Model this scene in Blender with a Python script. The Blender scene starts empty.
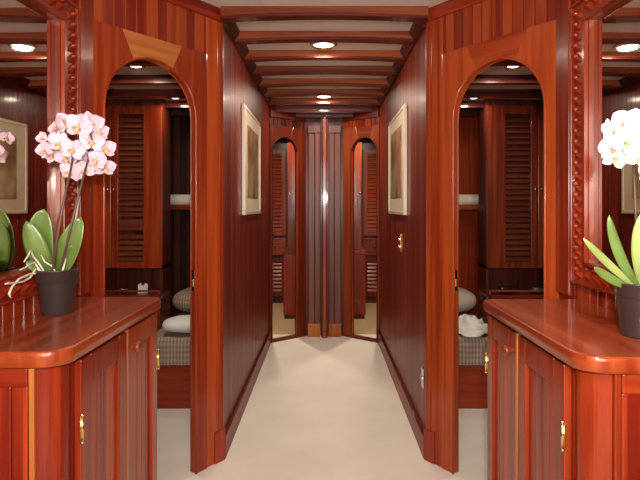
import bpy, math, random
from mathutils import Vector, Matrix
random.seed(7)
S = bpy.context.scene
COL = S.collection
PI = math.pi
E = 1.14            # eye height
F = 540.0           # focal length in pixels for a 640 px wide frame

# ---------------------------------------------------------------- camera
cam = bpy.data.cameras.new('camera')
cam.sensor_width = 36; cam.lens = F / 640 * 36
cam.shift_x = -4.5 / 640; cam.shift_y = -33.0 / 640
cam.clip_start = .02
co = bpy.data.objects.new('camera', cam); COL.objects.link(co)
co.location = (0, 0, E); co.rotation_euler = (PI / 2, 0, 0)
S.camera = co
# ---------------------------------------------------------------- world, lights, exposure
S.view_settings.view_transform = 'Standard'
S.view_settings.look = 'None'
S.view_settings.gamma = 1
S.view_settings.use_curve_mapping = False
S.view_settings.exposure = 1.3
w = bpy.data.worlds.new('world'); S.world = w; w.use_nodes = True
w.node_tree.nodes['Background'].inputs[0].default_value = (.75, .8, .9, 1)
w.node_tree.nodes['Background'].inputs[1].default_value = .04

def area(name, loc, rot, sx, sy, power, col):
    l = bpy.data.lights.new(name, 'AREA'); l.shape = 'RECTANGLE'; l.size = sx; l.size_y = sy
    l.energy = power; l.color = col
    o = bpy.data.objects.new(name, l); COL.objects.link(o); o.location = loc; o.rotation_euler = rot
    return o
def point(name, loc, power, col, r=.04):
    l = bpy.data.lights.new(name, 'POINT'); l.energy = power; l.color = col; l.shadow_soft_size = r
    o = bpy.data.objects.new(name, l); COL.objects.link(o); o.location = loc
    return o
def disc(name, loc, power, size):
    l = bpy.data.lights.new(name, 'AREA'); l.shape = 'DISK'; l.size = size; l.energy = power; l.color = WARM
    o = bpy.data.objects.new(name, l); COL.objects.link(o); o.location = loc
    return o
def spot(name, loc, target, power, col, ang, blend=.6, r=.03):
    l = bpy.data.lights.new(name, 'SPOT'); l.energy = power; l.color = col; l.spot_size = ang; l.spot_blend = blend
    l.shadow_soft_size = r
    o = bpy.data.objects.new(name, l); COL.objects.link(o); o.location = loc
    d = Vector(target) - Vector(loc); o.rotation_euler = d.to_track_quat('-Z', 'Y').to_euler()
    return o
WARM = (1.0, .86, .70)
# daylight of the saloon behind the photographer, and the flash on the camera
area('saloon_daylight', (0, -1.5, 1.45), (PI / 2, 0, 0), 1.6, 1.1, 36, (1, .94, .86))
spot('camera_flash', (.03, -.03, 1.30), (0, 3, .95), 34, (1, .95, .88), math.radians(88), .5, .02)
# added overhead spots, no window there: brighten right orchid and sideboard, left orchid faintly
spot('orchid_spot_right', (.0, .0, 2.0), (.80, 1.30, 1.05), 50, (1, .97, .92), math.radians(34), .7, .05)
spot('orchid_spot_left', (-.0, .0, 2.0), (-.74, 1.53, 1.32), 7, (1, .97, .95), math.radians(17), .7, .05)

# ---------------------------------------------------------------- materials
def nt(name):
    m = bpy.data.materials.new(name); m.use_nodes = True
    n = m.node_tree; b = n.nodes['Principled BSDF']
    return m, n, b
def N(n, t, **k):
    x = n.nodes.new(t)
    for a, v in k.items(): setattr(x, a, v)
    return x
def math_n(n, op, a, b=None):
    x = N(n, 'ShaderNodeMath', operation=op)
    if isinstance(a, (int, float)): x.inputs[0].default_value = a
    else: n.links.new(a, x.inputs[0])
    if b is not None:
        if isinstance(b, (int, float)): x.inputs[1].default_value = b
        else: n.links.new(b, x.inputs[1])
    return x.outputs[0]
def wood(name, dark, light, plank=0.0, vary=.35, rough=.32, coat=.7, scale=1.0, coat_r=.09):
    dark = tuple(c*.80 for c in dark); light = tuple(c*.84 for c in light)
    m, n, b = nt(name)
    uv = N(n, 'ShaderNodeUVMap'); sep = N(n, 'ShaderNodeSeparateXYZ'); n.links.new(uv.outputs[0], sep.inputs[0])
    inf = N(n, 'ShaderNodeObjectInfo')
    off = math_n(n, 'MULTIPLY', inf.outputs['Random'], 37.0)
    u = math_n(n, 'ADD', sep.outputs[0], off)
    cmb = N(n, 'ShaderNodeCombineXYZ')
    n.links.new(math_n(n, 'MULTIPLY', u, 42.0 * scale), cmb.inputs[0])
    n.links.new(math_n(n, 'MULTIPLY', sep.outputs[1], 1.6 * scale), cmb.inputs[1])
    if plank:
        idx = math_n(n, 'FLOOR', math_n(n, 'DIVIDE', sep.outputs[0], plank))
        wn = N(n, 'ShaderNodeTexWhiteNoise', noise_dimensions='2D')
        c2 = N(n, 'ShaderNodeCombineXYZ'); n.links.new(idx, c2.inputs[0]); n.links.new(off, c2.inputs[1])
        n.links.new(c2.outputs[0], wn.inputs[0]); n.links.new(math_n(n, 'MULTIPLY', idx, 3.7), cmb.inputs[2])
        rnd = wn.outputs[0]
    else:
        rnd = inf.outputs['Random']
    no = N(n, 'ShaderNodeTexNoise'); no.inputs['Scale'].default_value = 1; no.inputs['Detail'].default_value = 4
    n.links.new(cmb.outputs[0], no.inputs['Vector'])
    cr = N(n, 'ShaderNodeValToRGB')
    cr.color_ramp.elements[0].position = .32; cr.color_ramp.elements[0].color = (*dark, 1)
    cr.color_ramp.elements[1].position = .70; cr.color_ramp.elements[1].color = (*light, 1)
    v = math_n(n, 'ADD', no.outputs[0], math_n(n, 'MULTIPLY', math_n(n, 'SUBTRACT', rnd, .5), vary))
    n.links.new(v, cr.inputs[0])
    n.links.new(cr.outputs[0], b.inputs['Base Color'])
    b.inputs['Roughness'].default_value = rough
    b.inputs['Specular IOR Level'].default_value = .18
    b.inputs['Coat Weight'].default_value = coat*.62; b.inputs['Coat Roughness'].default_value = coat_r
    bp = N(n, 'ShaderNodeBump'); bp.inputs['Strength'].default_value = .05; bp.inputs['Distance'].default_value = .002
    n.links.new(no.outputs[0], bp.inputs['Height']); n.links.new(bp.outputs[0], b.inputs['Normal'])
    return m
def plain(name, col, rough=.5, metal=0, coat=0, bump=0, bs=200, emis=0, var=0):
    m, n, b = nt(name)
    b.inputs['Base Color'].default_value = (*col, 1); b.inputs['Roughness'].default_value = rough
    b.inputs['Metallic'].default_value = metal; b.inputs['Coat Weight'].default_value = coat
    if emis:
        b.inputs['Emission Color'].default_value = (*col, 1); b.inputs['Emission Strength'].default_value = emis
    if bump or var:
        tc = N(n, 'ShaderNodeTexCoord')
        no = N(n, 'ShaderNodeTexNoise'); no.inputs['Scale'].default_value = bs; no.inputs['Detail'].default_value = 5
        n.links.new(tc.outputs['Object'], no.inputs['Vector'])
        if bump:
            bp = N(n, 'ShaderNodeBump'); bp.inputs['Strength'].default_value = bump; bp.inputs['Distance'].default_value = .01
            n.links.new(no.outputs[0], bp.inputs['Height']); n.links.new(bp.outputs[0], b.inputs['Normal'])
        if var:
            n2 = N(n, 'ShaderNodeTexNoise'); n2.inputs['Scale'].default_value = bs / 12; n2.inputs['Detail'].default_value = 5
            n.links.new(tc.outputs['Object'], n2.inputs['Vector'])
            cr = N(n, 'ShaderNodeValToRGB')
            cr.color_ramp.elements[0].position = .3; cr.color_ramp.elements[0].color = (*[c * (1 - var) for c in col], 1)
            cr.color_ramp.elements[1].position = .7; cr.color_ramp.elements[1].color = (*[min(1, c * (1 + var)) for c in col], 1)
            n.links.new(n2.outputs[0], cr.inputs[0]); n.links.new(cr.outputs[0], b.inputs['Base Color'])
    return m
M = {}
M['red'] = wood('red_mahogany', (.19, .014, .005), (.37, .040, .010))
M['frame'] = wood('orange_mahogany', (.25, .026, .007), (.45, .075, .015))
M['key'] = wood('golden_mahogany', (.34, .085, .020), (.50, .16, .04))
M['gold'] = wood('pale_inlay_wood', (.50, .17, .04), (.68, .30, .09))
M['plank'] = wood('corridor_plank_mahogany', (.13, .014, .007), (.28, .036, .014), .052, .45, .42, .22, coat_r=.12)
M['hplank'] = wood('header_plank_mahogany', (.19, .018, .007), (.36, .058, .015), .048, .6)
M['cab'] = wood('cabinet_mahogany', (.20, .016, .005), (.36, .045, .010))
M['cabp'] = wood('cabinet_panel_mahogany', (.18, .012, .004), (.38, .045, .010), .035, .5)
M['top'] = wood('worktop_mahogany', (.27, .034, .009), (.45, .095, .024), 0, .2, .3, .8, .7, .07)  # daylight on the right worktop put into this more orange colour
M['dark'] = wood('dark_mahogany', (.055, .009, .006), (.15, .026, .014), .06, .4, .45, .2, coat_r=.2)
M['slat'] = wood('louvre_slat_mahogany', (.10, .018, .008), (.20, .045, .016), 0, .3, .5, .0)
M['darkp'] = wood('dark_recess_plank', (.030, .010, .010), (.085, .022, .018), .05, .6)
M['mid'] = wood('wardrobe_mahogany', (.15, .02, .008), (.33, .062, .02))
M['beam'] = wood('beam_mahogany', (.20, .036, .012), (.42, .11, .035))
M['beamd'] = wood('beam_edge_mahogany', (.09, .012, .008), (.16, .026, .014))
M['pil'] = wood('flash_sheen_pilaster_wood', (.12, .036, .026), (.21, .07, .05), 0, .2, .45, .3, coat_r=.3)  # grey sheen of the flash mixed into the wood colour
M['panelc'] = plain('ceiling_vinyl', (.72, .66, .60), .6, bump=.03, bs=60)
def carpet():
    m, n, b = nt('cream_carpet')
    tc = N(n, 'ShaderNodeTexCoord')
    a = N(n, 'ShaderNodeTexNoise'); a.inputs['Scale'].default_value = 3.5; a.inputs['Detail'].default_value = 4
    c = N(n, 'ShaderNodeTexNoise'); c.inputs['Scale'].default_value = 260; c.inputs['Detail'].default_value = 2
    for x in (a, c): n.links.new(tc.outputs['Object'], x.inputs['Vector'])
    cr = N(n, 'ShaderNodeValToRGB')
    cr.color_ramp.elements[0].position = .3; cr.color_ramp.elements[0].color = (.76, .68, .58, 1)
    cr.color_ramp.elements[1].position = .7; cr.color_ramp.elements[1].color = (.86, .79, .69, 1)
    n.links.new(math_n(n, 'ADD', math_n(n, 'MULTIPLY', a.outputs[0], .7), math_n(n, 'MULTIPLY', c.outputs[0], .3)), cr.inputs[0])
    n.links.new(cr.outputs[0], b.inputs['Base Color']); b.inputs['Roughness'].default_value = .95
    bp = N(n, 'ShaderNodeBump'); bp.inputs['Strength'].default_value = .35; bp.inputs['Distance'].default_value = .004
    n.links.new(c.outputs[0], bp.inputs['Height']); n.links.new(bp.outputs[0], b.inputs['Normal'])
    return m
M['carpet'] = carpet()
M['carpet2'] = plain('tan_carpet', (.50, .33, .17), .95, bump=.2, bs=200)
M['mirror'] = plain('mirror_silver', (.68, .62, .58), .015, 1)
M['brass'] = plain('polished_brass', (.85, .62, .28), .22, 1)
M['steel'] = plain('brushed_steel', (.75, .73, .70), .28, 1)
M['black'] = plain('black_rubber', (.015, .012, .012), .35)
M['lamp'] = plain('lamp_glow', (1, .86, .62), .4, emis=5)
M['lamps'] = plain('cabin_lamp_glow', (1, .72, .40), .4, emis=3)
M['matcard'] = plain('cream_picture_mount', (.62, .53, .38), .8, var=.06, bs=60)
M['pframe'] = plain('pale_picture_frame', (.66, .58, .44), .35, coat=.3)
M['pot'] = plain('dark_brown_pot', (.032, .021, .020), .35, coat=.25)
M['leaf'] = plain('orchid_leaf', (.115, .18, .038), .35, coat=.3, var=.25, bs=120)
M['leaf2'] = plain('orchid_leaf_pale', (.26, .32, .09), .35, coat=.3, var=.2, bs=120)
M['stem'] = plain('orchid_stem', (.08, .045, .03), .5, var=.3, bs=300)
M['root'] = plain('orchid_root', (.62, .56, .44), .6, var=.15, bs=300)
M['bark'] = plain('bark_chips', (.10, .06, .035), .9, bump=.8, bs=90)
M['pink'] = plain('pink_petal', (.64, .46, .53), .5, var=.10, bs=350)
M['white'] = plain('white_petal', (.93, .92, .90), .5)
M['lip'] = plain('yellow_orchid_lip', (.72, .52, .16), .45)
M['lipp'] = plain('rose_orchid_lip', (.62, .22, .28), .45)
M['cloth'] = plain('white_cloth', (.74, .71, .66), .85, bump=.1, bs=60)
M['pillow'] = plain('beige_pillow', (.50, .43, .35), .85, bump=.15, bs=120)
M['towel'] = plain('cream_towel', (.66, .60, .48), .95, bump=.4, bs=250)
def cover():
    m, n, b = nt('striped_bedspread')
    uv = N(n, 'ShaderNodeUVMap'); sep = N(n, 'ShaderNodeSeparateXYZ'); n.links.new(uv.outputs[0], sep.inputs[0])
    a = math_n(n, 'SINE', math_n(n, 'MULTIPLY', sep.outputs[0], 330.0))
    c = math_n(n, 'SINE', math_n(n, 'MULTIPLY', sep.outputs[1], 210.0))
    v = math_n(n, 'ADD', math_n(n, 'MULTIPLY', a, .3), math_n(n, 'MULTIPLY', c, .18))
    cr = N(n, 'ShaderNodeValToRGB'); cr.color_ramp.elements[0].position = .0; cr.color_ramp.elements[1].position = 1
    cr.color_ramp.elements[0].color = (.17, .11, .075, 1); cr.color_ramp.elements[1].color = (.44, .34, .26, 1)
    n.links.new(math_n(n, 'ADD', v, .5), cr.inputs[0]); n.links.new(cr.outputs[0], b.inputs['Base Color'])
    b.inputs['Roughness'].default_value = .9
    return m
M['cover'] = cover()
def art():
    m, n, b = nt('faded_map_print')
    tc = N(n, 'ShaderNodeTexCoord')
    a = N(n, 'ShaderNodeTexNoise'); a.inputs['Scale'].default_value = 5; a.inputs['Detail'].default_value = 6
    n.links.new(tc.outputs['Object'], a.inputs['Vector'])
    cr = N(n, 'ShaderNodeValToRGB')
    cr.color_ramp.elements[0].position = .38; cr.color_ramp.elements[0].color = (.20, .10, .04, 1)
    cr.color_ramp.elements[1].position = .62; cr.color_ramp.elements[1].color = (.52, .40, .24, 1)
    n.links.new(a.outputs[0], cr.inputs[0]); n.links.new(cr.outputs[0], b.inputs['Base Color'])
    b.inputs['Roughness'].default_value = .3; b.inputs['Coat Weight'].default_value = .6
    return m
M['art'] = art()

# ---------------------------------------------------------------- mesh builder
class MB:
    def __init__(s): s.v = []; s.f = []; s.m = []; s.sm = []
    def add(s, vs, fs, mi=0, smooth=False):
        k = len(s.v); s.v += [Vector(p) for p in vs]
        for f in fs: s.f.append([i + k for i in f]); s.m.append(mi); s.sm.append(smooth)
        return s
    def box(s, x0, x1, y0, y1, z0, z1, mi=0):
        x0, x1 = sorted((x0, x1)); y0, y1 = sorted((y0, y1)); z0, z1 = sorted((z0, z1))
        v = [(x0,y0,z0),(x1,y0,z0),(x1,y1,z0),(x0,y1,z0),(x0,y0,z1),(x1,y0,z1),(x1,y1,z1),(x0,y1,z1)]
        return s.add(v, [(0,3,2,1),(4,5,6,7),(0,1,5,4),(1,2,6,5),(2,3,7,6),(3,0,4,7)], mi)
    def prism(s, poly, a0, a1, axis='z', mi=0, smooth=False):
        # poly: 2D points; axis z: (x,y); axis y: (x,z); axis x: (y,z)
        def mk(p, a):
            return (p[0], p[1], a) if axis == 'z' else (p[0], a, p[1]) if axis == 'y' else (a, p[0], p[1])
        n = len(poly); ar = sum(poly[i][0]*poly[(i+1)%n][1]-poly[(i+1)%n][0]*poly[i][1] for i in range(n))
        P = list(poly) if ar > 0 else list(reversed(poly))
        if axis == 'y': P = list(reversed(P))
        lo, hi = min(a0, a1), max(a0, a1)
        vs = [mk(p, lo) for p in P] + [mk(p, hi) for p in P]
        s.add(vs, [list(range(n-1, -1, -1)), list(range(n, 2*n))], mi)
        k = len(s.v) - 2*n
        for i in range(n):
            j = (i+1) % n; s.f.append([k+i, k+j, k+n+j, k+n+i]); s.m.append(mi); s.sm.append(smooth)
        return s
    def tube(s, pts, r, n=8, mi=0, cap=True):
        pts = [Vector(p) for p in pts]; rr = r if isinstance(r, (list, tuple)) else [r]*len(pts)
        vs = []; fs = []; prev = None
        for i, p in enumerate(pts):
            t = (pts[min(i+1, len(pts)-1)] - pts[max(i-1, 0)]).normalized()
            if prev is None:
                a = t.orthogonal().normalized()
            else:
                a = (prev - t * prev.dot(t)).normalized()
            prev = a; b = t.cross(a)
            for k in range(n):
                an = 2*PI*k/n; vs.append(p + (a*math.cos(an) + b*math.sin(an))*rr[i])
        for i in range(len(pts)-1):
            for k in range(n):
                k2 = (k+1) % n; fs.append((i*n+k, i*n+k2, (i+1)*n+k2, (i+1)*n+k))
        s.add(vs, fs, mi, True)
        if cap:
            b0 = len(s.v) - len(vs)
            s.f.append([b0+k for k in range(n-1, -1, -1)]); s.m.append(mi); s.sm.append(False)
            e = b0 + (len(pts)-1)*n
            s.f.append([e+k for k in range(n)]); s.m.append(mi); s.sm.append(False)
        return s
    def lathe(s, prof, c=(0,0,0), n=32, mi=0, axis='z'):
        vs = []; fs = []
        for r, h in prof:
            for k in range(n):
                a = 2*PI*k/n; x, y = max(r, 1e-5)*math.cos(a), max(r, 1e-5)*math.sin(a)
                q = (x, y, h) if axis == 'z' else (h, x, y) if axis == 'x' else (y, h, x)
                vs.append((c[0]+q[0], c[1]+q[1], c[2]+q[2]))
        for i in range(len(prof)-1):
            for k in range(n):
                k2 = (k+1) % n; fs.append((i*n+k, i*n+k2, (i+1)*n+k2, (i+1)*n+k))
        return s.add(vs, fs, mi, True)
    def grid(s, fn, nu, nv, mi=0, th=None):
        vs = [fn(i/nu, j/nv) for i in range(nu+1) for j in range(nv+1)]
        fs = [(i*(nv+1)+j, (i+1)*(nv+1)+j, (i+1)*(nv+1)+j+1, i*(nv+1)+j+1) for i in range(nu) for j in range(nv)]
        return s.add(vs, fs, mi, True)
    def build(s, name, mats, parent=None, loc=(0,0,0), rz=0, m=1, grain='z', bevel=0, solid=0, sub=0, rot=None):
        me = bpy.data.meshes.new(name)
        vs = [(v.x*m, v.y, v.z) for v in s.v]
        fs = s.f if m == 1 else [list(reversed(f)) for f in s.f]
        me.from_pydata(vs, [], fs)
        if not isinstance(mats, (list, tuple)): mats = [mats]
        for x in mats: me.materials.append(x)
        for p, i, q in zip(me.polygons, s.m, s.sm): p.material_index = i; p.use_smooth = q
        g = 'xyz'.index(grain); uv = me.uv_layers.new(name='UVMap')
        for p in me.polygons:
            nn = [abs(c) for c in p.normal]; a = nn.index(max(nn))
            if a == g:
                iu, iv = [k for k in range(3) if k != a]
            else:
                iv = g; iu = [k for k in range(3) if k not in (a, g)][0]
            for li in p.loop_indices:
                c = me.vertices[me.loops[li].vertex_index].co
                uv.data[li].uv = (c[iu]*(m if iu == 0 else 1), c[iv])
        o = bpy.data.objects.new(name, me); COL.objects.link(o)
        o.location = (loc[0]*m, loc[1], loc[2]); o.rotation_euler = rot if rot else (0, 0, rz*m)
        if bevel:
            b = o.modifiers.new('bevel', 'BEVEL'); b.width = bevel; b.segments = 2; b.limit_method = 'ANGLE'; b.angle_limit = math.radians(40)
        if solid:
            b = o.modifiers.new('solid', 'SOLIDIFY'); b.thickness = solid; b.offset = 0
        if sub:
            b = o.modifiers.new('sub', 'SUBSURF'); b.levels = sub; b.render_levels = sub
        if parent:
            o.parent = parent
        return o
def thing(name, label, cat, loc=(0,0,0), rz=0, group=None, m=1):
    o = bpy.data.objects.new(name, None); COL.objects.link(o); o.empty_display_size = .05
    o.location = (loc[0]*m, loc[1], loc[2]); o.rotation_euler = (0, 0, rz*m)
    return tag(o, label, cat, group)
def tag(o, label, cat, group=None):
    o['label'] = label; o['category'] = cat
    if group: o['group'] = group
    return o
def st(o, label, cat):
    o['kind'] = 'structure'; o['label'] = label; o['category'] = cat
    return o
def P(px, py, Y): return Vector(((px-324.5)*Y/F, Y, E - (py-207)*Y/F))

def plank_poly(x0, x1, w, d, g=.004):
    # front line at y=0 with v grooves, back at y=d (d>0)
    pts = []; k = math.floor(x0/w); x = x0
    pts.append((x0, 0))
    i = math.floor(x0/w)+1
    while i*w < x1 - g:
        if i*w > x0 + g: pts += [(i*w-g/2, 0), (i*w, g*.9), (i*w+g/2, 0)]
        i += 1
    pts += [(x1, 0), (x1, d), (x0, d)]
    return pts
def plank_wall(x0, x1, z0, z1, w, d, g=.004):
    b = MB(); poly = plank_poly(x0, x1, w, d, g); n = len(poly)
    vs = [(p[0], p[1], z0) for p in poly] + [(p[0], p[1], z1) for p in poly]
    b.add(vs, [(i, (i+1) % n, n+(i+1) % n, n+i) for i in range(n)])
    # end caps as strips
    front = [i for i in range(n-2)]
    b.add([(x0,g,z0),(x1,g,z0),(x1,d,z0),(x0,d,z0)], [(0,3,2,1)]); b.add([(x0,g,z1),(x1,g,z1),(x1,d,z1),(x0,d,z1)], [(0,1,2,3)])
    return b

# ================================================================ SETTING
W0 = .835          # distance of the side walls from the middle of the foyer
ZC = E + .89
def side_name(m): return 'left' if m == 1 else 'right'

st(MB().box(-1.9, 1.9, -2.0, 4.83, -.05, 0).build('floor', M['carpet']), 'cream fitted carpet running through foyer, corridor and both cabins', 'floor')
st(MB().box(-1.9, 1.9, 4.83, 6.9, -.05, -.001).build('floor', M['carpet2']), 'tan carpet in the far rooms beyond the end archways', 'floor')

# main ceiling: vinyl panel over foyer and corridor with beams as parts
ceil = st(MB().box(-.95, .95, -2.0, 4.86, ZC, ZC+.03).build('ceiling', M['panelc']), 'pale grey-cream ceiling panels crossed by varnished wooden beams', 'ceiling')
def beam(x0, x1, y, zb=E+.838, d=.052, w=.058, camber=.014):
    b = MB(); n = 14; sec = [(0, 0), (0, .012), (.006, .016), (.006, d), (w-.006, d), (w-.006, .016), (w, .012), (w, 0)]
    vs = []
    for i in range(n+1):
        x = x0 + (x1-x0)*i/n; t = (2*i/n-1); zz = zb + camber*(1-t*t) - camber*.4
        for (yy, hh) in sec: vs.append((x, y+yy, zz + (hh if hh < .02 else (ZC if zb > E+.75 else ZK) - zz)))
    k = len(sec); fs = []; 
    b.add(vs, [])
    for i in range(n):
        for j in range(k):
            j2 = (j+1) % k; b.f.append([i*k+j, (i+1)*k+j, (i+1)*k+j2, i*k+j2]); b.m.append(1 if j in (0, 6, 7) else 0); b.sm.append(False)
    b.f.append(list(range(k))); b.m.append(0); b.sm.append(False)
    b.f.append([n*k + q for q in range(k-1, -1, -1)]); b.m.append(0); b.sm.append(False)
    return b
ZK = E + .70
for i in range(7):
    beam(-.46, .46, 2.385+.336*i).build('beam', [M['beam'], M['beamd']], ceil, grain='x')
for y in (2.05, 1.70, 1.35, .99, .64, .29, -.1, -.5, -1.0):
    beam(*(lambda q: (-q, q))(min(W0, W0 - (y+.06-1.92)*.375/.52)), y).build('beam', [M['beam'], M['beamd']], ceil, grain='x')
for m in (1, -1):
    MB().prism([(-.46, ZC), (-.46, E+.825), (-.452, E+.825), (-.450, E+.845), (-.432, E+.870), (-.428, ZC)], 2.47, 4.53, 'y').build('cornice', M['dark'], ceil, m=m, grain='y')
# lintel beam across the end of the corridor ceiling
MB().box(-.46, .46, 4.56, 4.60, E+.80, ZC).build('beam', M['beamd'], ceil, grain='x', bevel=.004)
MB().box(-.25, .25, 4.66, 4.70, E+.775, ZC).build('beam', M['beamd'], ceil, grain='x', bevel=.004)

A = (-W0, 1.92); C = (-.46, 2.44); LW = math.hypot(.375, .52); AW = math.atan2(.52, .375)
A2 = (-.46, 4.53); C2 = (-.17, 4.78); LW2 = math.hypot(.29, .25); AW2 = math.atan2(.25, .29)

def arch_panel(name, mats, loc, rz, m, s0, s1, c, r, zs, ztop, d=.026, kd=.14, ang=25, label='', bead=.005, headz=None):
    """mats: stile, keystone, moulding.  Flat board with a round-headed opening made of two stiles and a key piece."""
    root = None
    an = math.radians(ang)
    def arc(a0, a1, n): return [(c + r*math.sin(a0+(a1-a0)*i/n), zs + r*math.cos(a0+(a1-a0)*i/n)) for i in range(n+1)]
    lpoly = [(s0, 0), (c-r, 0)] + arc(-PI/2, -an, 12) + [(c-kd, ztop), (s0, ztop)]
    rpoly = [(s1, 0), (c+r, 0)] + arc(PI/2, an, 12) + [(c+kd, ztop), (s1, ztop)]
    kpoly = [(c-kd, ztop)] + arc(-an, an, 12) + [(c+kd, ztop)]
    b = MB().prism(lpoly, -.008, d, 'y').prism(rpoly, -.008, d, 'y')
    root = b.build(name, mats[0], None, loc, rz, m, bevel=.002)
    st(root, label, 'doorway')
    MB().prism(kpoly, -.008, d, 'y').build('keystone', mats[1], root, m=m, grain='x', bevel=.002)
    pts = [(c-r, -.006, 0), (c-r, -.006, zs*.5)] + [(p[0], -.006, p[1]) for p in arc(-PI/2, PI/2, 24)] + [(c+r, -.006, zs*.5), (c+r, -.006, 0)]
    MB().tube(pts, bead, 8).build('moulding', mats[2], root, m=m)
    pts = [(p[0], d, p[2]) for p in pts]
    MB().tube(pts, .003, 8).build('moulding', mats[2], root, m=m)
    return root

for m in (1, -1):
    sn = side_name(m)
    # wall behind the mirror and sideboard
    o = MB().box(-2.0, 1.72, .13, .15, 0, ZC).build('wall_' + sn, M['cabp'], None, (-W0, 0, 0), PI/2, m); st(o, 'red tongue-and-groove wall around the %s mirror' % sn, 'wall')
    for (ya, yb, za, zb_) in ((-2.0, 1.92, 0, .96), (-2.0, 1.92, 1.735, ZC), (1.71, 1.92, .96, 1.735), (-2.0, .695, .96, 1.735)):
        plank_wall(ya, yb, za, zb_, .05, .05, .005).build('planking', M['cabp'], o, m=m)
    # smooth post beside the mirror frame
    MB().box(1.822, 1.925, -.012, .0, E-.30, ZC-.02).build('post', M['cab'], o, m=m, bevel=.003)
    # arched wall piece
    kn = M['key'] if m == 1 else M['frame']
    d = arch_panel('door_%d' % (1 if m == 1 else 2), (M['frame'], kn, M['frame']), (A[0], A[1], 0), AW, m, 0.0, .542, .2665, .2145, 1.508, E+.668, label='arched orange mahogany doorway to the %s cabin' % sn)
    pl = MB().box(.4775, .482, .004, .018, .78, .87).box(.475, .482, .008, .014, .80, .83)
    pl.build('strike_plate', M['brass'], d, m=m)['label'] = 'small brass latch plate on jamb'
    h = plank_wall(0, .542, E+.668, E+.832, .048, .035, .005).build('wall_%s_angled' % sn, M['hplank'], None, (A[0], A[1], 0), AW, m)
    st(h, 'short vertical planks above the %s archway' % sn, 'wall')
    # post and corner block at the mouth of the corridor
    t = MB().box(.542, .610, -.004, .04, 0, E+.832).build('trim_%d' % (1 if m == 1 else 2), M['frame'], None, (A[0], A[1], 0), AW, m, bevel=.004)
    st(t, 'orange mahogany corner post at the %s mouth of the corridor' % sn, 'trim')
    MB().box(.613, .643, -.004, .035, 0, E+.832).build('corner_strip', M['frame'], t, m=m, bevel=.004)
    MB().box(.585, .648, -.012, -.002, 0, .14).build('plinth_block', M['red'], t, m=m, bevel=.003)
    t = MB().box(-.01, .643, -.010, .035, E+.832, ZC).build('trim_%d' % (3 if m == 1 else 4), M['red'], None, (A[0], A[1], 0), AW, m, grain='x', bevel=.002)
    st(t, 'plain red cornice board above the %s archway' % sn, 'trim')
    # corridor wall
    o = plank_wall(C[1], A2[1], 0, ZC, .052, .045).build('wall_corridor_' + sn, M['plank'], None, (-.46, 0, 0), PI/2, m)
    st(o, 'dark glossy plank wall along the %s of the corridor' % sn, 'wall')
    bb = MB().prism([(0, 0), (-.012, 0), (-.012, .095), (-.006, .108), (0, .108)], C[1]+.01, 4.53, 'x')
    o = bb.build('baseboard_' + sn, M['plank'], None, (-.46, 0, 0), PI/2, m, grain='x'); st(o, 'low mahogany skirting along the %s corridor wall' % sn, 'baseboard')
    MB().tube([(C[1]+.01, -.011, .108), (4.53, -.011, .108)], .006, 6).build('cap_bead', M['beamd'], o, m=m, grain='x')
    # end of corridor: angled arched doorway
    d = arch_panel('door_%d' % (3 if m == 1 else 4), (M['mid'], M['mid'], M['dark']), (A2[0], A2[1], 0), AW2, m, 0.0, LW2, .153, .137, E+.463, E+.69, kd=.09, label='small arched doorway at the %s far end of the corridor' % sn, bead=.008)
    MB().box(.0, LW2, -.015, .05, 0, .018).build('threshold', M['beamd'], d, m=m, grain='x', bevel=.003)
    MB().box(.275, .30, -.012, -.0, .0, 1.62).build('jamb_strip', M['frame'], d, m=m, bevel=.002)
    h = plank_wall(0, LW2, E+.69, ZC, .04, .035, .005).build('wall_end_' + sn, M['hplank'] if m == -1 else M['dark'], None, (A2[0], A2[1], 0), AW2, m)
    st(h, 'planks over the %s far archway' % sn, 'wall')
    MB().box(0, LW2, -.014, .0, E+.755, ZC).build('cornice', M['beamd'], h, m=m, grain='x', bevel=.003)

# central pier at the end of the corridor
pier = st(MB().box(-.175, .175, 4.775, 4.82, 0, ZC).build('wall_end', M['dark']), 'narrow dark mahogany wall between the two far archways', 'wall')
for m in (1, -1):
    b = MB().box(-.142, -.088, 4.745, 4.775, 0, E+.70).box(-.084, -.04, 4.74, 4.775, 0, E+.70)
    p = b.build('pilaster', M['pil'], pier, m=m, bevel=.004)
    MB().box(-.146, -.036, 4.730, 4.775, 0, .115).build('plinth', M['key'], p, m=m, bevel=.003)
    MB().box(-.146, -.036, 4.728, 4.775, E+.65, E+.715).build('capital', M['pil'], p, m=m, bevel=.003)
    MB().box(-.026, -.018, 4.70, 4.775, 0, ZC).build('side_bead', M['beamd'], pier, m=m, bevel=.002)
MB().prism([(-.022, 4.71), (-.012, 4.69), (.012, 4.69), (.022, 4.71), (.022, 4.775), (-.022, 4.775)], 0, ZC, 'z').build('post', M['mid'], pier, bevel=.002)

# back of the saloon
o = plank_wall(-.95, .95, 0, .85, .05, .05).build('wall_back', M['red'], None, (0, -2.0, 0), PI); st(o, 'low red plank wall behind the photographer', 'wall')

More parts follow.
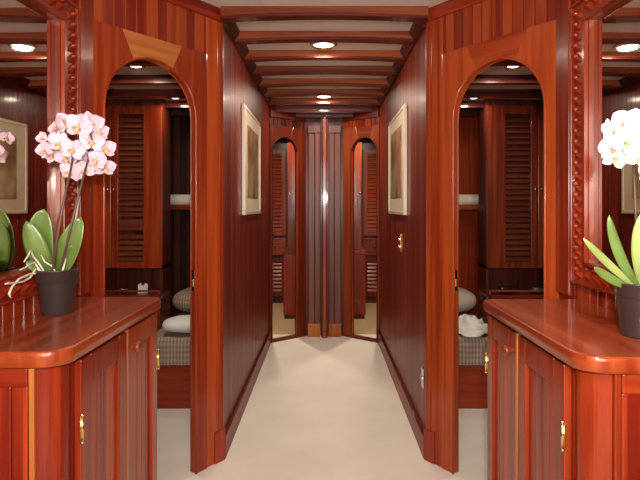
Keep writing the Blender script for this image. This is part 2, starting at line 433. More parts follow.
# ================================================================ CABINS
for m in (1, -1):
    sn = side_name(m)
    YW = 4.12
    o = MB().prism([(-1.9, 1.2), (-W0-.055, 1.2), (-W0-.055, 1.95), (-.505, 2.455), (-.505, YW+.05), (-1.9, YW+.05)], ZK, ZK+.02, 'z').build('ceiling_' + sn, M['panelc'], None, m=m); st(o, 'low panelled ceiling of the %s cabin' % sn, 'ceiling')
    for y in (1.75, 2.05, 2.20, 2.46, 2.85, 3.20, 3.55, 3.85):
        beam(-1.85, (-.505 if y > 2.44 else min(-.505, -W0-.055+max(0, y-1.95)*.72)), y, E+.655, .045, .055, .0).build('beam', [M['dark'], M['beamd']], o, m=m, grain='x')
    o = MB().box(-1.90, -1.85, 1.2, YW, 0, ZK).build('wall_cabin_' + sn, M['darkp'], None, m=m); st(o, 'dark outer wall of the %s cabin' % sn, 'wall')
    o = plank_wall(-1.9, -.505, 0, ZK, .05, .05).build('wall_cabin_end_' + sn, M['darkp'] if m == 1 else M['cab'], None, (0, YW, 0), 0, m); st(o, 'plank wall at the head of the %s berth' % sn, 'wall')  # orange light on the right wall is put into its brighter wood
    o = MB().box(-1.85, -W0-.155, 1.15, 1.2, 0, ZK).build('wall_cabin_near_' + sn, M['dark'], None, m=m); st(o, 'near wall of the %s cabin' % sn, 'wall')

    # wardrobe with louvred doors on a drawer base
    wl = {1: 'mahogany wardrobe with louvred door in left cabin, seen through near left archway', -1: 'mahogany wardrobe with louvred door in right cabin, seen through near right archway'}[m]
    wr = thing('wardrobe', wl, 'wardrobe', (-1.42, 3.5, 0), 0, None, m)
    x0, x1 = -.40, .373   # local; right side edge is at world -1.047
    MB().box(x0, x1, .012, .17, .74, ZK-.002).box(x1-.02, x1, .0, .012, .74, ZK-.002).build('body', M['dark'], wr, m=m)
    MB().box(x0, x1, -.06, .17, .0, .555).build('base_cabinet', M['mid'], wr, m=m, grain='x', bevel=.004)
    t = MB().box(x0, x1+.004, -.075, .17, .555, .58).build('ledge', M['mid'], wr, m=m, grain='x', bevel=.006)
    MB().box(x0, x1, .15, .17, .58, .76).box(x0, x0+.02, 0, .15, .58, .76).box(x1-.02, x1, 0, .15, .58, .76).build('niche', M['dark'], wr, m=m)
    MB().box(x0, x1, -.07, -.058, .60, .612).box(x0+.38, x0+.392, -.07, -.058, .58, .60).box(x1-.012, x1, -.07, -.058, .58, .60).box(x0, x0+.012, -.07, -.058, .58, .60).build('rail', M['mid'], wr, m=m, grain='x')
    for q, (dx0, dx1, sw, sr) in enumerate(((.045, x1-.004, .042, .118), (x0, .040, .045, .045))):
        zt = ZK-.045
        b = MB().box(dx0, dx0+sw, -.014, .006, .745, zt).box(dx1-sr, dx1, -.014, .006, .745, zt)
        b.box(dx0+sw, dx1-sr, -.014, .006, zt-.055, zt).box(dx0+sw, dx1-sr, -.014, .006, .745, .785)
        dr = b.build('door', M['frame'] if m == 1 else M['mid'], wr, m=m, bevel=.002)
        b = MB(); z = .79; xl, xr = dx0+sw, dx1-sr
        while z < zt-.085:
            if not (m == 1 and .96 < z < 1.07):
                b.add([(xl, -.011, z), (xr, -.011, z), (xr, .004, z+.020), (xl, .004, z+.020),
                       (xl, -.011, z+.006), (xr, -.011, z+.006), (xr, .004, z+.026), (xl, .004, z+.026)],
                      [(0,3,2,1),(4,5,6,7),(0,1,5,4),(2,3,7,6)])
            z += .036
        if m == 1: b.box(xl, xr, -.013, .004, .99, 1.06)
        b.build('louvre', M['slat'], dr, m=m, grain='x')
        kx = dx0+.018 if q == 0 else dx1-.018
        MB().lathe([(0, -.034), (.008, -.032), (.010, -.027), (.006, -.022), (.004, -.014)], (kx, 0, E+.115), 12, axis='y').build('knob', M['brass'], dr, m=m)
    for k in range(2):
        xx0 = x0+.01+k*.385
        df = MB().box(xx0, xx0+.365, -.07, -.06, .33, .53).build('drawer', M['mid'], wr, m=m, grain='x', bevel=.004)
        if m == -1:
            MB().tube([(xx0+.13, -.07, .51), (xx0+.14, -.09, .505), (xx0+.23, -.09, .505), (xx0+.24, -.07, .51)], .005, 8).build('handle', M['steel'], df, m=m)
        else:
            MB().lathe([(0, -.095), (.009, -.09), (.009, -.085), (.004, -.07)], (xx0+.18, 0, .49), 12, axis='y').build('handle', M['steel'], df, m=m)
    MB().tube([(x1-.005, -.09, .57), (x1+.03, -.085, .56), (x1+.03, -.03, .55)], .016, 8).build('corner_bumper', M['black'], wr, m=m)

    # berth
    bd = thing('berth', 'low wooden berth with striped bedspread in the %s cabin' % sn, 'bed', (-.77, 3.05, 0), 0, None, m)
    MB().box(-.26, .258, .0, 1.06, 0, .245).build('bed_base', M['cab'], bd, m=m, grain='x', bevel=.005)
    b = MB()
    def mat_fn(u, v):
        # superellipse-like rounded cover: u along x, v along y loop over front drop
        x = -.258 + .512*u
        L = .16 + 1.0
        q = v*L
        if q < .15: y = -.012 + .004*math.sin(u*40); z = .250 + q*.8
        elif q < .20:
            a = (q-.15)/.05*PI/2; y = -.012 + .032*(1-math.cos(a)); z = .370 + .035*math.sin(a)
        else: y = .02 + (q-.20)*1.06; z = .405 + .006*math.sin(x*14+y*9)
        e = max(0, abs(u-.5)-.42)/.08
        return Vector((x, min(y, 1.05), z - .03*e*e*(1 if q > .15 else 0)))
    b.grid(mat_fn, 24, 60)
    b.build('bedspread', M['cover'], bd, m=m, grain='y')
    MB().box(-.25, .25, .01, 1.05, .245, .385).build('mattress', M['pillow'], bd, m=m, bevel=.02)
    # pillow
    def pil(sx, sy, sz, nz=.0, seed=0):
        def fn(u, v):
            a = (u*2-1); c = (v*2*PI)
            ct = math.cos(a*PI/2); 
            x = sx*math.sin(a*PI/2); 
            y = sy*ct**.55*math.copysign(abs(math.cos(c))**.7, math.cos(c)); z = sz*ct**.7*math.sin(c)
            k = 1 + nz*math.sin(x*50+seed)*math.cos(y*43+seed*2)
            return Vector((x, y, z*k))
        return MB().grid(fn, 22, 28)
    o = pil(.25, .19, .09).build('pillow', M['cover'] if m == 1 else M['pillow'], None, (-.775, 3.70, .508), 0, m)
    tag(o, 'beige pillow lying at the head of the %s berth' % sn, 'pillow')
    if m == 1:
        o = pil(.15, .10, .045, .05, 1).build('cushion', M['cloth'], None, (-.785, 3.14, .462), 0, m, rot=(0, 0, .15))
        tag(o, 'small white rounded cushion on the left striped berth', 'cushion')
    else:
        def crump(u, v):
            a = u*2*PI; r = v
            x = .15*r*math.cos(a)*(1+.12*math.sin(3*a+1)); y = .15*r*math.sin(a)*(1+.1*math.cos(4*a))
            z = .075*(1-r**2.2) + .016*math.sin(7*a+9*r)*r*(1-r*.4) + .012*math.sin(23*r+4*a)
            return Vector((x, y, max(z, -.001)))
        o = MB().grid(crump, 48, 16).build('folded_clothing', M['cloth'], None, (-.84, 3.18, .414), 0, m, solid=.004)
        tag(o, 'crumpled white cloth heap on the right striped berth', 'clothing')
    # shelf with rolled towel
    o = MB().box(-1.35, -.51, 3.93, YW-.001, E-.015, E+.005).box(-1.35, -.51, 3.925, 3.935, E-.02, E+.018).build('wall_shelf', M['mid'], None, m=m, grain='x', bevel=.002)
    tag(o, 'thin wooden shelf above the %s berth' % sn, 'shelf')
    b = MB().tube([(x/100, 4.02, E+.05) for x in range(-116, -94, 2)], [.030]+[.044]*9+[.030], 16)
    o = b.build('rolled_towel', M['towel'], None, m=m, grain='x'); tag(o, 'cream rolled towel on shelf above the %s berth' % sn, 'towel')
    # lamps
    for (lx, ly) in ((-.93, 2.66), (-.95, 3.43)):
        L = thing('ceiling_light', '%s recessed brass downlight in the %s cabin ceiling' % ('nearer' if ly < 3 else 'farther', sn), 'ceiling light', (lx, ly, ZK), 0, 'downlights in the cabin ceilings', m)
        MB().lathe([(.045, 0), (.045, -.008), (.034, -.012), (.032, -.004), (.032, 0)], n=24).build('ring', M['brass'], L, m=m)
        MB().lathe([(0, -.010), (.022, -.009), (.032, -.003)], n=24).build('diffuser', M['lamps'], L, m=m)
    disc('cabin_lamp_' + sn, (-.93*m, 2.66, ZK-.016), 2.6, .05); disc('cabin_lamp_' + sn, (-.95*m, 3.43, ZK-.016), .6, .05)

# things on the wardrobe ledges
o = MB().prism([(-.03, 0), (.03, 0), (.03, .055), (.012, .062), (.008, .048), (-.008, .048), (-.012, .062), (-.03, .055)], -.012, .012, 'y').build('folded_card', M['cloth'], None, P(143, 289, 3.52), .2)
o.location.z = .581
tag(o, 'small white folded card standing on the left wardrobe ledge', 'card')
pts = [(-.06, 0, .004), (-.03, .02, .02), (0, 0, .006), (.03, -.015, .03), (.05, .01, .008), (.02, .03, .004), (-.02, .02, .01)]
o = MB().tube(pts, .004, 6).tube([(-.055, .02, .004), (-.01, -.01, .03), (.04, .02, .005)], .003, 6).build('trinket', M['steel'], None, (-1.31, 3.50, .581)); tag(o, 'small tangle of shiny metal wire on left wardrobe ledge', 'trinket')
def shoe(x, yaw, lab):
    def fn(u, v):
        t = u*2-1; a = v*PI*2
        wdt = .035*(1-abs(t)**3)**.5; hgt = .045*(1-abs(t)**4)**.5*(1 if t < .1 else 1-.45*(t-.1))
        return Vector((t*.075, wdt*math.cos(a), .023 + max(hgt*.6*math.sin(a), -.022)))
    o = MB().grid(fn, 18, 16).build('small_case', M['black'], None, (x, 3.50, .581), yaw); tag(o, lab, 'case')
shoe(1.19, .3, 'left one of two small black cases on right wardrobe ledge')
shoe(1.40, -.2, 'right one of two small black cases on right wardrobe ledge')

# ================================================================ FAR ROOMS
for m in (1, -1):
    sn = side_name(m)
    o = MB().box(-1.6, -.02, 4.86, 6.85, ZC, ZC+.02).build('ceiling_far_' + sn, M['panelc'], None, m=m); st(o, 'ceiling of the %s far room' % sn, 'ceiling')
    o = MB().box(-.04, -.002, 4.83, 6.8, 0, ZC).build('wall_far_inner_' + sn, M['mid'], None, m=m); st(o, 'inner wall of the %s far room' % sn, 'wall')
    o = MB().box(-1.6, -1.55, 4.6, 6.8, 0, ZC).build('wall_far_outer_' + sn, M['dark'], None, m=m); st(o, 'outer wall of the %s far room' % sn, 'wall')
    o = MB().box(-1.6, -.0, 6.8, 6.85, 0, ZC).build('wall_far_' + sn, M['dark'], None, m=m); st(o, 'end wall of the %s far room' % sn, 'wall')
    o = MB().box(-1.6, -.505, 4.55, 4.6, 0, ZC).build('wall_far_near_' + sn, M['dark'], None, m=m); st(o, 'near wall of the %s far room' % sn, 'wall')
    wr = thing('louvred_locker', 'tall locker with louvred doors and drawer beyond the %s far archway' % sn, 'cupboard', (-.56, 6.4, 0), 0, None, m)
    MB().box(-.22, .30, .02, .35, 0, 1.90).build('body', M['dark'], wr, m=m)
    for (z0, z1) in ((.80, 1.82), (.08, .54)):
        b = MB().box(-.20, -.15, 0, .02, z0, z1).box(.05, .10, 0, .02, z0, z1).box(-.15, .05, 0, .02, z0, z0+.05).box(-.15, .05, 0, .02, z1-.05, z1)
        dr = b.build('door', M['mid'], wr, m=m, bevel=.002)
        b = MB(); z = z0+.055
        while z < z1-.07:
            b.add([(-.15, .002, z), (.05, .002, z), (.05, .02, z+.03), (-.15, .02, z+.03), (-.15, .002, z+.008), (.05, .002, z+.008), (.05, .02, z+.038), (-.15, .02, z+.038)], [(0,3,2,1),(4,5,6,7),(0,1,5,4),(2,3,7,6)])
            z += .045
        b.build('louvre', M['frame'], dr, m=m, grain='x')
    df = MB().box(-.20, .10, 0, .02, .57, .77).build('drawer', M['mid'], wr, m=m, grain='x', bevel=.003)
    MB().lathe([(0, -.03), (.012, -.026), (.013, -.02), (.005, 0)], (-.03, 0, .68), 12, axis='y').build('knob', M['brass'], df, m=m)
    # narrow cabinet in front, with a taller slim door
    nc = thing('narrow_cabinet', 'slim red cabinet with tall door just inside the %s far archway' % sn, 'cupboard', (-.36, 5.5, 0), 0, None, m)
    MB().box(-.06, .07, 0, .5, .04, .66).build('body', M['red'], nc, m=m, bevel=.006)
    MB().box(-.02, .07, .02, .5, .70, 1.80).build('tall_door', M['mid'], nc, m=m, bevel=.006)
    MB().box(-.06, .07, 0, .5, .66, .70).build('top', M['mid'], nc, m=m, bevel=.004, grain='x')
    MB().lathe([(0, -.02), (.010, -.016), (.011, -.01), (.005, .02)], (.0, 0, 1.28), 12, axis='y').build('knob', M['brass'], nc, m=m)
    MB().box(-.05, .06, .02, .48, 0, .04).build('plinth', M['dark'], nc, m=m)
    disc('far_room_fill_' + sn, (-.55*m, 5.3, ZC-.03), 7, .1)  # added light with no fitting, so the far room is not dark

# ================================================================ CORRIDOR FITTINGS
for (yy, wh) in ((2.93, 'nearer round brass downlight in corridor ceiling'), (4.30, 'farther round brass downlight in corridor ceiling')):
    L = thing('ceiling_light', wh, 'ceiling light', (-.005, yy, ZC), 0, 'round lights in the corridor ceiling')
    MB().lathe([(.075, 0), (.075, -.010), (.060, -.018), (.055, -.008), (.055, 0)], n=32).build('ring', M['brass'], L)
    MB().lathe([(0, -.017), (.035, -.015), (.055, -.009)], n=32).build('diffuser', M['lamp'], L)
    disc('corridor_lamp', (-.005, yy, ZC-.022), 3.0, .09)

for m in (1, -1):
    sn = side_name(m)
    pc = thing('framed_picture', 'cream-mounted picture in pale frame on the %s corridor wall' % sn, 'picture', (-.46, 3.36, E+.265), PI/2, 'pictures on the corridor walls', m)
    W, H = .36, .31
    b = MB().box(-W, W, -.018, 0, H-.022, H).box(-W, W, -.022, 0, -H, -H+.022).box(-W, -W+.022, -.022, 0, -H+.022, H-.022).box(W-.022, W, -.022, 0, -H+.022, H-.022)
    b.build('frame', M['pframe'], pc, m=m, bevel=.004)
    MB().box(-W+.022, W-.022, -.014, -.002, -H+.022, H-.022).build('mount', M['matcard'], pc, m=m)
    MB().box(-W+.12, W-.12, -.017, -.014, -H+.10, H-.10).build('print', M['art'], pc, m=m)
sw = thing('light_switch', 'brass switch plate at mid height on right corridor wall', 'switch', (.46, 3.25, .925), PI/2)
MB().box(-.022, .022, 0, .006, -.055, .055).build('plate', M['brass'], sw, bevel=.002)
MB().lathe([(.010, .006), (.010, .014), (.006, .018), (0, .019)], (0, 0, .022), 12, axis='y').build('button', M['brass'], sw)
MB().lathe([(.010, .006), (.010, .014), (.006, .018), (0, .019)], (0, 0, -.022), 12, axis='y').build('button', M['brass'], sw)
sw = thing('wall_socket', 'small steel socket low on right corridor wall near its mouth', 'socket', (.46, 2.51, .345), PI/2)
MB().box(-.022, .022, 0, .006, -.045, .045).build('plate', M['steel'], sw, bevel=.002)
MB().lathe([(.016, .006), (.016, .012), (.010, .012), (.009, .007), (0, .007)], (0, 0, 0), 16, axis='y').build('outlet', M['steel'], sw)

# ================================================================ SIDEBOARDS AND MIRRORS
def rounded_top(x0, x1, y0, y1, r, n=8):
    # rounded at both inner (x1) corners
    p = [(x0, y0)] + [(x1-r+r*math.sin(a), y0+r-r*math.cos(a)) for a in [PI/2*i/n for i in range(n+1)]]
    p += [(x1-.02+.02*math.cos(a), y1-.02+.02*math.sin(a)) for a in [PI/2*i/4 for i in range(5)]] + [(x0, y1)]
    return p
for m in (1, -1):
    sn = side_name(m)
    sb = thing('sideboard', 'low red mahogany sideboard with two doors on the %s of the foyer' % sn, 'sideboard', (-W0, 1.117 if m == 1 else 1.078, 0), 0, 'foyer sideboards', m)
    sb.scale = (.97 if m == 1 else 1.06, .97, .97); zt = (E-.30)/.97
    # countertop with eased edge (three stacked profiles joined in one loop)
    base = rounded_top(0.001, .303, 0, .705, .058, 12)
    cx, cy = .14, .35
    def inset(p, k):
        q = []
        for (x, y) in p:
            q.append((x if x < .002 else x - k*(1 if x > .2 else 0)*min(1, (x-.2)/.05), y + (k if y < .2 else -k)*(1 if (y < .03 or y > .68) else max(0, (.075-y)/.075 if y < .2 else 0))))
        return q
    tb = MB(); rings = [(0.003, zt-.036), (.0, zt-.033), (.0, zt-.005), (.0015, zt-.0015), (.004, zt)]
    n = len(base); vs = []
    for k, z in rings: vs += [(x, y, z) for x, y in inset(base, k)]
    fs = [list(range(n-1, -1, -1)), [4*n+i for i in range(n)]]
    tb.add(vs, fs, 0)
    for j in range(4):
        for i in range(n):
            i2 = (i+1) % n; tb.f.append([j*n+i, j*n+i2, (j+1)*n+i2, (j+1)*n+i]); tb.m.append(0); tb.sm.append(True)
    tb.build('worktop', M['top'], sb, m=m, grain='y')
    # carcass: rounded near corner
    r = .052
    body = [(0.001, .02), (.280-r, .02)] + [(.280-r+r*math.sin(a), .02+r-r*math.cos(a)) for a in [PI/2*i/10 for i in range(1, 11)]] + [(.273, .10), (.273, .70), (0.001, .70)]
    MB().prism(body,   .07, zt-.036, 'z', smooth=False).build('carcass', M['cab'], sb, m=m)
    bs = [(0.001, .035), (.24-r, .035)] + [(.25-r+r*math.sin(a), .035+r-r*math.cos(a)) for a in [PI/2*i/6 for i in range(1, 7)]] + [(.25, .695), (0.001, .695)]
    MB().prism(bs, 0, .07, 'z').build('plinth', M['dark'], sb, m=m)
    # end panel: frame of rails and planks, with the pale inlay strip
    MB().box(.0, .221, .010, .02, zt-.08, zt-.038).build('top_rail', M['cab'], sb, m=m, grain='x', bevel=.003)
    MB().box(0, .221, .01, .02, .07, .14).build('bottom_rail', M['cab'], sb, m=m, grain='x', bevel=.003)
    MB().prism([(.224, zt-.038), (.236, zt-.038), (.240, .1), (.228, .1)], .0085, .02, 'y').build('inlay_strip', M['key'] if m == 1 else M['frame'], sb, m=m, bevel=.002)
    b = MB()
    for k in range(6):
        b.box(.002+k*.0365, .0375+k*.0365, .014, .02, .14, zt-.08)
    b.build('end_panel', M['cabp'], sb, m=m, bevel=.003)
    # doors on the inner face
    for q, (y0, y1) in enumerate(((.115, .405), (.420, .690))):
        X = .273; z0, z1 = .09, zt-.05; fw = .055
        b = MB().box(X, X+.018, y0, y0+fw, z0, z1).box(X, X+.018, y1-fw, y1, z0, z1).box(X, X+.018, y0+fw, y1-fw, z0, z0+.07).box(X, X+.018, y0+fw, y1-fw, z1-.065, z1)
        dr = b.build('door', M['cab'], sb, m=m, bevel=.003)
        b = MB(); yy = y0+fw; wd = (y1-y0-2*fw)/4
        for k in range(4): b.box(X+.001, X+.009, yy+k*wd+.001, yy+(k+1)*wd-.001, z0+.07, z1-.065)
        b.build('door_panel', M['cabp'], dr, m=m, bevel=.0025)
        hy = y0-.002 if q == 0 else y1+.002
        for hz in (.20, z1-.16):
            MB().tube([(X+.021, hy, hz-.03), (X+.021, hy, hz+.03)], .0035, 8).lathe([(0, -.036), (.005, -.033), (.003, -.03)], (X+.021, hy, hz), 8).lathe([(.003, .03), (.005, .033), (0, .036)], (X+.021, hy, hz), 8).box(X+.0165, X+.0195, hy-.007, hy+.007, hz-.027, hz+.027).build('hinge', M['brass'], dr, m=m)
        if q == 1:
            MB().lathe([(.009, .016), (.007, .024), (.016, .030), (.018, .037), (.012, .043), (0, .045)], (X, y0+.03, z1-.055), 20, axis='x').build('knob', M['mid'], dr, m=m)['label'] = 'turned round wooden knob'
    MB().box(.273, .294, .4055, .4195, .09, zt-.045).build('centre_stile', M['key'], sb, m=m, bevel=.002)

    # mirror with carved frame
    mr = thing('wall_mirror', 'tall mirror in carved red wooden frame above the %s sideboard' % sn, 'mirror', (-W0, 1.28, E), PI/2, 'mirrors above the sideboards', m); mr.scale = (.97, .97, .97)
    xa, xb = -.60, .43+.115   # along the wall (local x = world y - 1.3)
    zb, zz = -.183, .61
    xg = xb-.105; tn = math.tan(math.radians(1.0))
    gp = [(xg, .016), (xg, .022), (xa, .022+(xg-xa)*tn), (xa, .016+(xg-xa)*tn)]
    MB().prism(gp, zb, zz, 'z').build('mirror_glass', M['mirror'], mr, m=m)
    MB().box(xg, xg+.006, 0, .03, zb, zz).box(xa-.006, xa, 0, .05, zb, zz).box(xa-.006, xg+.006, 0, .05, zz, zz+.004).box(xa-.006, xg+.006, 0, .05, zb-.004, zb).build('reveal', M['mid'], mr, m=m)  # added recess edge, standing in for the reflected post and arch
    fw = .075
    x_in = xb-.105
    b = MB().box(x_in, x_in+.022, -.014, 0, zb, zz).box(xb-.012, xb, -.016, 0, zb-.07, zz+.075)
    b.box(xa, x_in+.022, -.014, 0, zz, zz+.012).box(xa, x_in+.01, -.014, 0, zb-.012, zb)
    b.box(xa, xb, -.016, 0, zz+.070, zz+.082).box(xa, xb, -.016, 0, zb-.078, zb-.068)
    b.build('frame', M['frame'] if m == 1 else M['cab'], mr, m=m, grain='z', bevel=.003)
    b = MB()
    def carve(b, cx, cz, w, h, flip):
        # raised leaf tooth: a pyramid-like ridge leaning to one side
        a = [(cx-w, -.006, cz-h), (cx+w, -.006, cz-h*.55), (cx+w, -.006, cz+h*.75), (cx-w, -.006, cz+h*.3), (cx+(w*.35 if flip else -w*.35), -.021, cz+h*.1)]
        b.add(a, [(0,1,4),(1,2,4),(2,3,4),(3,0,4)])
        b.lathe([(0, -.020), (w*.20, -.018), (w*.32, -.012), (w*.36, -.006)], (cx+w*.55, 0, cz+h*.85), 8, axis='y')
    b.box(x_in+.022, xb-.012, -.006, 0, zb-.07, zz+.07)
    z = zb-.04
    while z < zz+.06:
        carve(b, (x_in+.022+xb-.012)/2, z, .028, .017, False); z += .036
    b.box(xa, x_in+.022, -.006, 0, zz+.012, zz+.070).box(xa, x_in+.022, -.006, 0, zb-.068, zb-.012)
    x = xa+.02
    while x < x_in+.01:
        carve(b, x, zz+.041, .022, .025, True); carve(b, x, zb-.040, .022, .024, True); x += .05
    b.build('carved_border', M['red'], mr, m=m)

# ================================================================ ORCHIDS
def bez(p0, p1, p2, n):
    p0, p1, p2 = Vector(p0), Vector(p1), Vector(p2)
    return [p0*(1-t)**2 + p1*2*t*(1-t) + p2*t*t for t in [i/n for i in range(n+1)]]
def leaf(b, p0, p1, p2, wd, side, fold=.25, n=18, k=8, mi=0, tip=1.0):
    pts = bez(p0, p1, p2, n); side = Vector(side).normalized(); vs = []
    for i, p in enumerate(pts):
        t = i/n
        wprof = (.35 + .65*math.sin(min(1, t/.55)*PI/2)) * (1 - max(0, (t-.55)/.45)**2.4)**.6 if t < 1 else 0.02
        tan = (pts[min(i+1, n)] - pts[max(i-1, 0)]).normalized()
        s_ = (side - tan*side.dot(tan)).normalized(); nr = tan.cross(s_)
        for j in range(k+1):
            q = (2*j/k-1); vs.append(p + s_*(q*wd/2*wprof) + nr*(abs(q)**1.3*fold*wd/2*wprof))
    fs = [(i*(k+1)+j, (i+1)*(k+1)+j, (i+1)*(k+1)+j+1, i*(k+1)+j+1) for i in range(n) for j in range(k)]
    return b.add(vs, fs, mi, True)
def flower_mesh(pm, name, seed):
    rd = random.Random(seed); b = MB()
    def petal(ang, ln, wd, cup, mi, off=0):
        ca, sa = math.cos(ang), math.sin(ang)
        def fn(u, v):
            t = u; q = 2*v-1
            wp = math.sin(PI*min(1, t**.75*1.0))**.62 if 0 < t < 1 else .04
            x = q*wd*max(wp, .05); y = .003 + t*ln; z = cup*(t*t)*1.0 + off - .22*abs(q)**2*wd*wp + .0015*math.sin(9*t+5*q+seed)
            return Vector((x*ca - y*sa, x*sa + y*ca, z))
        b.grid(fn, 9, 7, mi)
    for a, ln, wd in ((0, .031, .0125), (2.2, .030, .012), (-2.2, .030, .012)): petal(a+rd.uniform(-.1, .1), ln, wd, -.004, 0, -.002)
    for a in (1.25, -1.25): petal(a+rd.uniform(-.08, .08), .033, .0195, .003, 0, .002)
    # lip and column
    petal(PI, .013, .006, .010, 1, .004); petal(PI-.9, .009, .004, .008, 2, .004); petal(PI+.9, .009, .004, .008, 2, .004)
    b.lathe([(0, .012), (.0028, .010), (.0036, .004), (.003, -.002)], n=8, mi=1)
    b.tube([(0, 0, -.002), (0, -.004, -.012), (0, -.010, -.02)], .0012, 6, mi=3)
    me = b
    o = b.build(name, [pm, M['lip'], M['lipp'], M['stem']])
    return o
def make_pot(parent, r=.059, h=.125):
    p = MB().lathe([(0, 0), (r*.70, 0), (r*.735, .004), (r*.88, h*.70), (r*.90, h*.72), (r*.965, h*.76), (r*.97, h*.96), (r, h*.975), (r, h), (r*.93, h), (r*.91, h*.90), (r*.84, h*.86)], n=48).build('pot', M['pot'], parent)
    MB().lathe([(r*.87, h*.86), (r*.4, h*.90), (0, h*.91)], n=24).build('bark', M['bark'], p)
    return p
def flowers(parent, stem, lst, pm, seed, origin):
    rd = random.Random(seed)
    protos = [flower_mesh(pm, 'flower', seed+i) for i in range(3)]
    for i, (pos, sc, yaw, pitch, roll) in enumerate(lst):
        o = protos[i] if i < 3 else protos[rd.randrange(3)].copy()
        if i >= 3: COL.objects.link(o)
        o.parent = stem; o.location = Vector(pos) - origin; o.scale = (sc, sc, sc)
        # face looks towards -Y by default
        R_ = Matrix.Rotation(yaw, 3, 'Z') @ Matrix.Rotation(PI/2 + pitch, 3, 'X') @ Matrix.Rotation(roll, 3, 'Z')
        o.rotation_euler = R_.to_euler()

# --- left plant
YL = 1.53; OL = Vector((-.757, YL, E-.30))
pl = thing('potted_orchid', 'pink orchid in dark brown pot on the left sideboard', 'plant', OL)
make_pot(pl)
def Lp(px, py, dy=0): return P(px, py, YL+dy) - OL
def put_leaf(pts, wd, side, fold, mat='leaf', mi=0):
    b = MB(); leaf(b, *pts, wd, side, fold); return b.build('leaf', M[mat], pl_cur, solid=.0016)
pl_cur = pl
put_leaf((Lp(50, 274), Lp(34, 262, -.05), Lp(26, 221, -.05)), .068, (1, -.15, .35), .35)
put_leaf((Lp(50, 274, .01), Lp(36, 245, .0), Lp(44, 209, -.01)), .072, (1, .1, 0), -.25)
put_leaf((Lp(58, 274), Lp(64, 262, -.04), Lp(81, 217, -.04)), .062, (.9, .1, -.45), -.30)
put_leaf((Lp(60, 274, .01), Lp(66, 255, .01), Lp(71, 236, .01)), .05, (1, .2, -.2), .3)
put_leaf((Lp(46, 274, -.01), Lp(38, 266, -.04), Lp(26, 262, -.05)), .030, (0, .6, 1), .3)
random.seed(3)
def RL(px, py): return Lp(px, py, min(-.035, .80*F/(324.5-px) - YL))
for pts, r in (([(44, 273), (36, 268), (30, 278), (22, 282), (13, 283), (5, 284)], .0028), ([(40, 273), (30, 274), (19, 279), (12, 287), (9, 294), (11, 298)], .003),
               ([(44, 271), (38, 262), (33, 256), (31, 250), (28, 256), (24, 262)], .0026), ([(62, 273), (64, 266), (66, 258)], .0028), ([(40, 270), (34, 262), (26, 267), (20, 270)], .0024),
               ([(56, 273), (52, 266), (45, 262), (41, 255)], .0022)):
    q = []
    for i in range(len(pts)-1):
        a, b_ = pts[i], pts[i+1]
        for t in (0, .5): q.append(RL(a[0]*(1-t)+b_[0]*t, a[1]*(1-t)+b_[1]*t))
    q.append(RL(*pts[-1]))
    MB().tube(q, [r]*(len(q)-2)+[r*.8, r*.5], 7).build('root', M['root'], pl)
def spike(parent, pts, r0):
    P3 = [Vector(p) for p in pts]; q = []
    for i in range(len(P3)-1):
        a = P3[max(i-1, 0)]; b_ = P3[i]; c = P3[i+1]; d = P3[min(i+2, len(P3)-1)]
        for k in range(6):
            t = k/6; q.append(.5*((2*b_) + (c-a)*t + (2*a-5*b_+4*c-d)*t*t + (3*b_-a-3*c+d)*t**3))
    q.append(P3[-1]); n = len(q)
    return MB().tube(q, [r0*(1-.55*i/n) for i in range(n)], 8).build('flower_stem', M['stem'], parent)
s1 = spike(pl, [Lp(53, 273, -.025), Lp(57, 240, -.075), Lp(65, 195, -.07), Lp(72, 163, -.02), Lp(72, 148, -.01), Lp(62, 142, -.02), Lp(47, 142, -.03)], .0046)
s2 = spike(pl, [Lp(60, 273, -.025), Lp(69, 235, -.075), Lp(80, 190, -.06), Lp(88, 160), Lp(92, 146, -.01), Lp(90, 133, -.02), Lp(82, 126, -.03)], .0042)
MB().tube([Lp(66, 272, .01), Lp(78, 205, .01), Lp(84, 168, .01)], .0018, 6).build('support_stick', M['root'], pl)
def fl(lst, f, seed):
    rd = random.Random(seed)
    return [(f(px, py, dy), sc, rd.uniform(-.45, .45)+yw, rd.uniform(-.25, .25), rd.uniform(-.5, .5)) for (px, py, dy, sc, yw) in lst]
PL = lambda px, py, dy: Lp(px, py, dy + .035)
flowers(pl, s1, fl([(44, 150, -.06, .85, -.5), (42, 138, -.03, .6, -.7), (57, 127, -.05, 1.1, -.2), (60, 144, -.07, 1.0, 0), (53, 155, -.03, .9, -.3), (73, 150, -.07, 1.0, .1), (66, 158, -.04, .95, 0), (70, 172, -.03, .95, .1), (66, 122, -.02, .9, .1)], PL, 5), M['pink'], 11, Vector((0, 0, 0)))
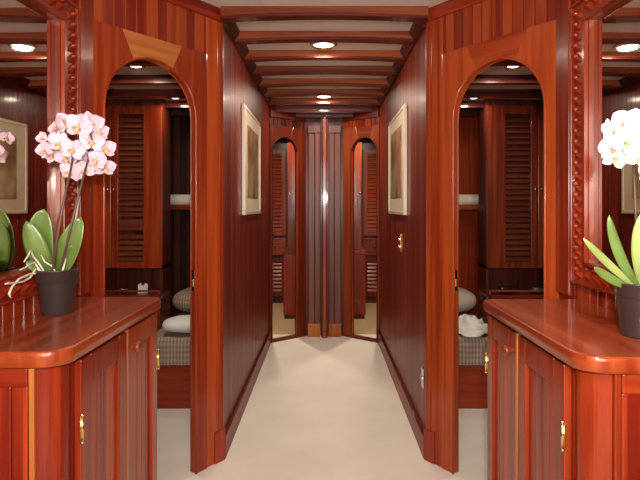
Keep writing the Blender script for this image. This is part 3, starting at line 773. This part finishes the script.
flowers(pl, s2, fl([(79, 127, -.07, 1.2, 0), (90, 123, -.04, 1.15, .3), (98, 132, -.02, .95, .4), (92, 142, -.05, 1.0, .2), (105, 149, -.02, .95, .5), (97, 160, -.04, .9, .2), (105, 168, 0, .9, .6), (84, 170, -.02, .95, .1), (80, 155, .0, .9, 0)], PL, 9), M['pink'], 21, Vector((0, 0, 0)))

# --- right plant
YR = 1.26; OR = Vector((.738, YR, E-.30))
pr = thing('potted_orchid', 'white orchid in dark brown pot on the right sideboard', 'plant', OR)
make_pot(pr)
def Rp(px, py, dy=0): return P(px, py, YR+dy) - OR
pl_cur = pr
put_leaf((Rp(636, 288), Rp(612, 268, -.03), Rp(583, 238, -.05)), .018, (.6, 0, .8), .35, 'leaf2')
put_leaf((Rp(640, 288), Rp(620, 262, -.03), Rp(609, 215, -.03)), .028, (1, .2, .3), .45)
put_leaf((Rp(634, 290), Rp(612, 280, -.03), Rp(594, 267, -.05)), .022, (.4, .3, 1), .3)
put_leaf((Rp(644, 288), Rp(642, 250, -.03), Rp(646, 210, -.03)), .048, (1, 0, 0), .3, 'leaf2')
put_leaf((Rp(646, 288), Rp(670, 262, -.03), Rp(672, 225, -.03)), .05, (1, 0, .3), .3)
s1 = spike(pr, [Rp(637, 287), Rp(637, 240), Rp(635, 200), Rp(634, 170), Rp(632, 150, -.01), Rp(624, 138, -.02), Rp(614, 136, -.03)], .0034)
s2 = spike(pr, [Rp(650, 287), Rp(652, 240), Rp(652, 195), Rp(650, 165), Rp(646, 140, -.01), Rp(640, 126, -.02)], .0034)
PRf = lambda px, py, dy: Rp(px, py, dy)
flowers(pr, s1, fl([(613, 131, -.03, .95, -.2), (626, 123, -.04, 1.0, 0), (611, 147, -.04, .9, -.3), (624, 142, -.06, 1.05, 0), (615, 158, -.03, .85, -.2), (627, 157, -.03, .8, 0), (633, 134, -.05, .95, .1)], PRf, 15), M['white'], 31, Vector((0, 0, 0)))
flowers(pr, s2, fl([(641, 122, -.04, 1.0, .1), (643, 140, -.06, 1.0, 0), (655, 130, -.04, 1.0, .3), (640, 158, -.04, .9, 0), (654, 152, -.03, .9, .2), (646, 170, -.03, .8, 0)], PRf, 17), M['white'], 41, Vector((0, 0, 0)))
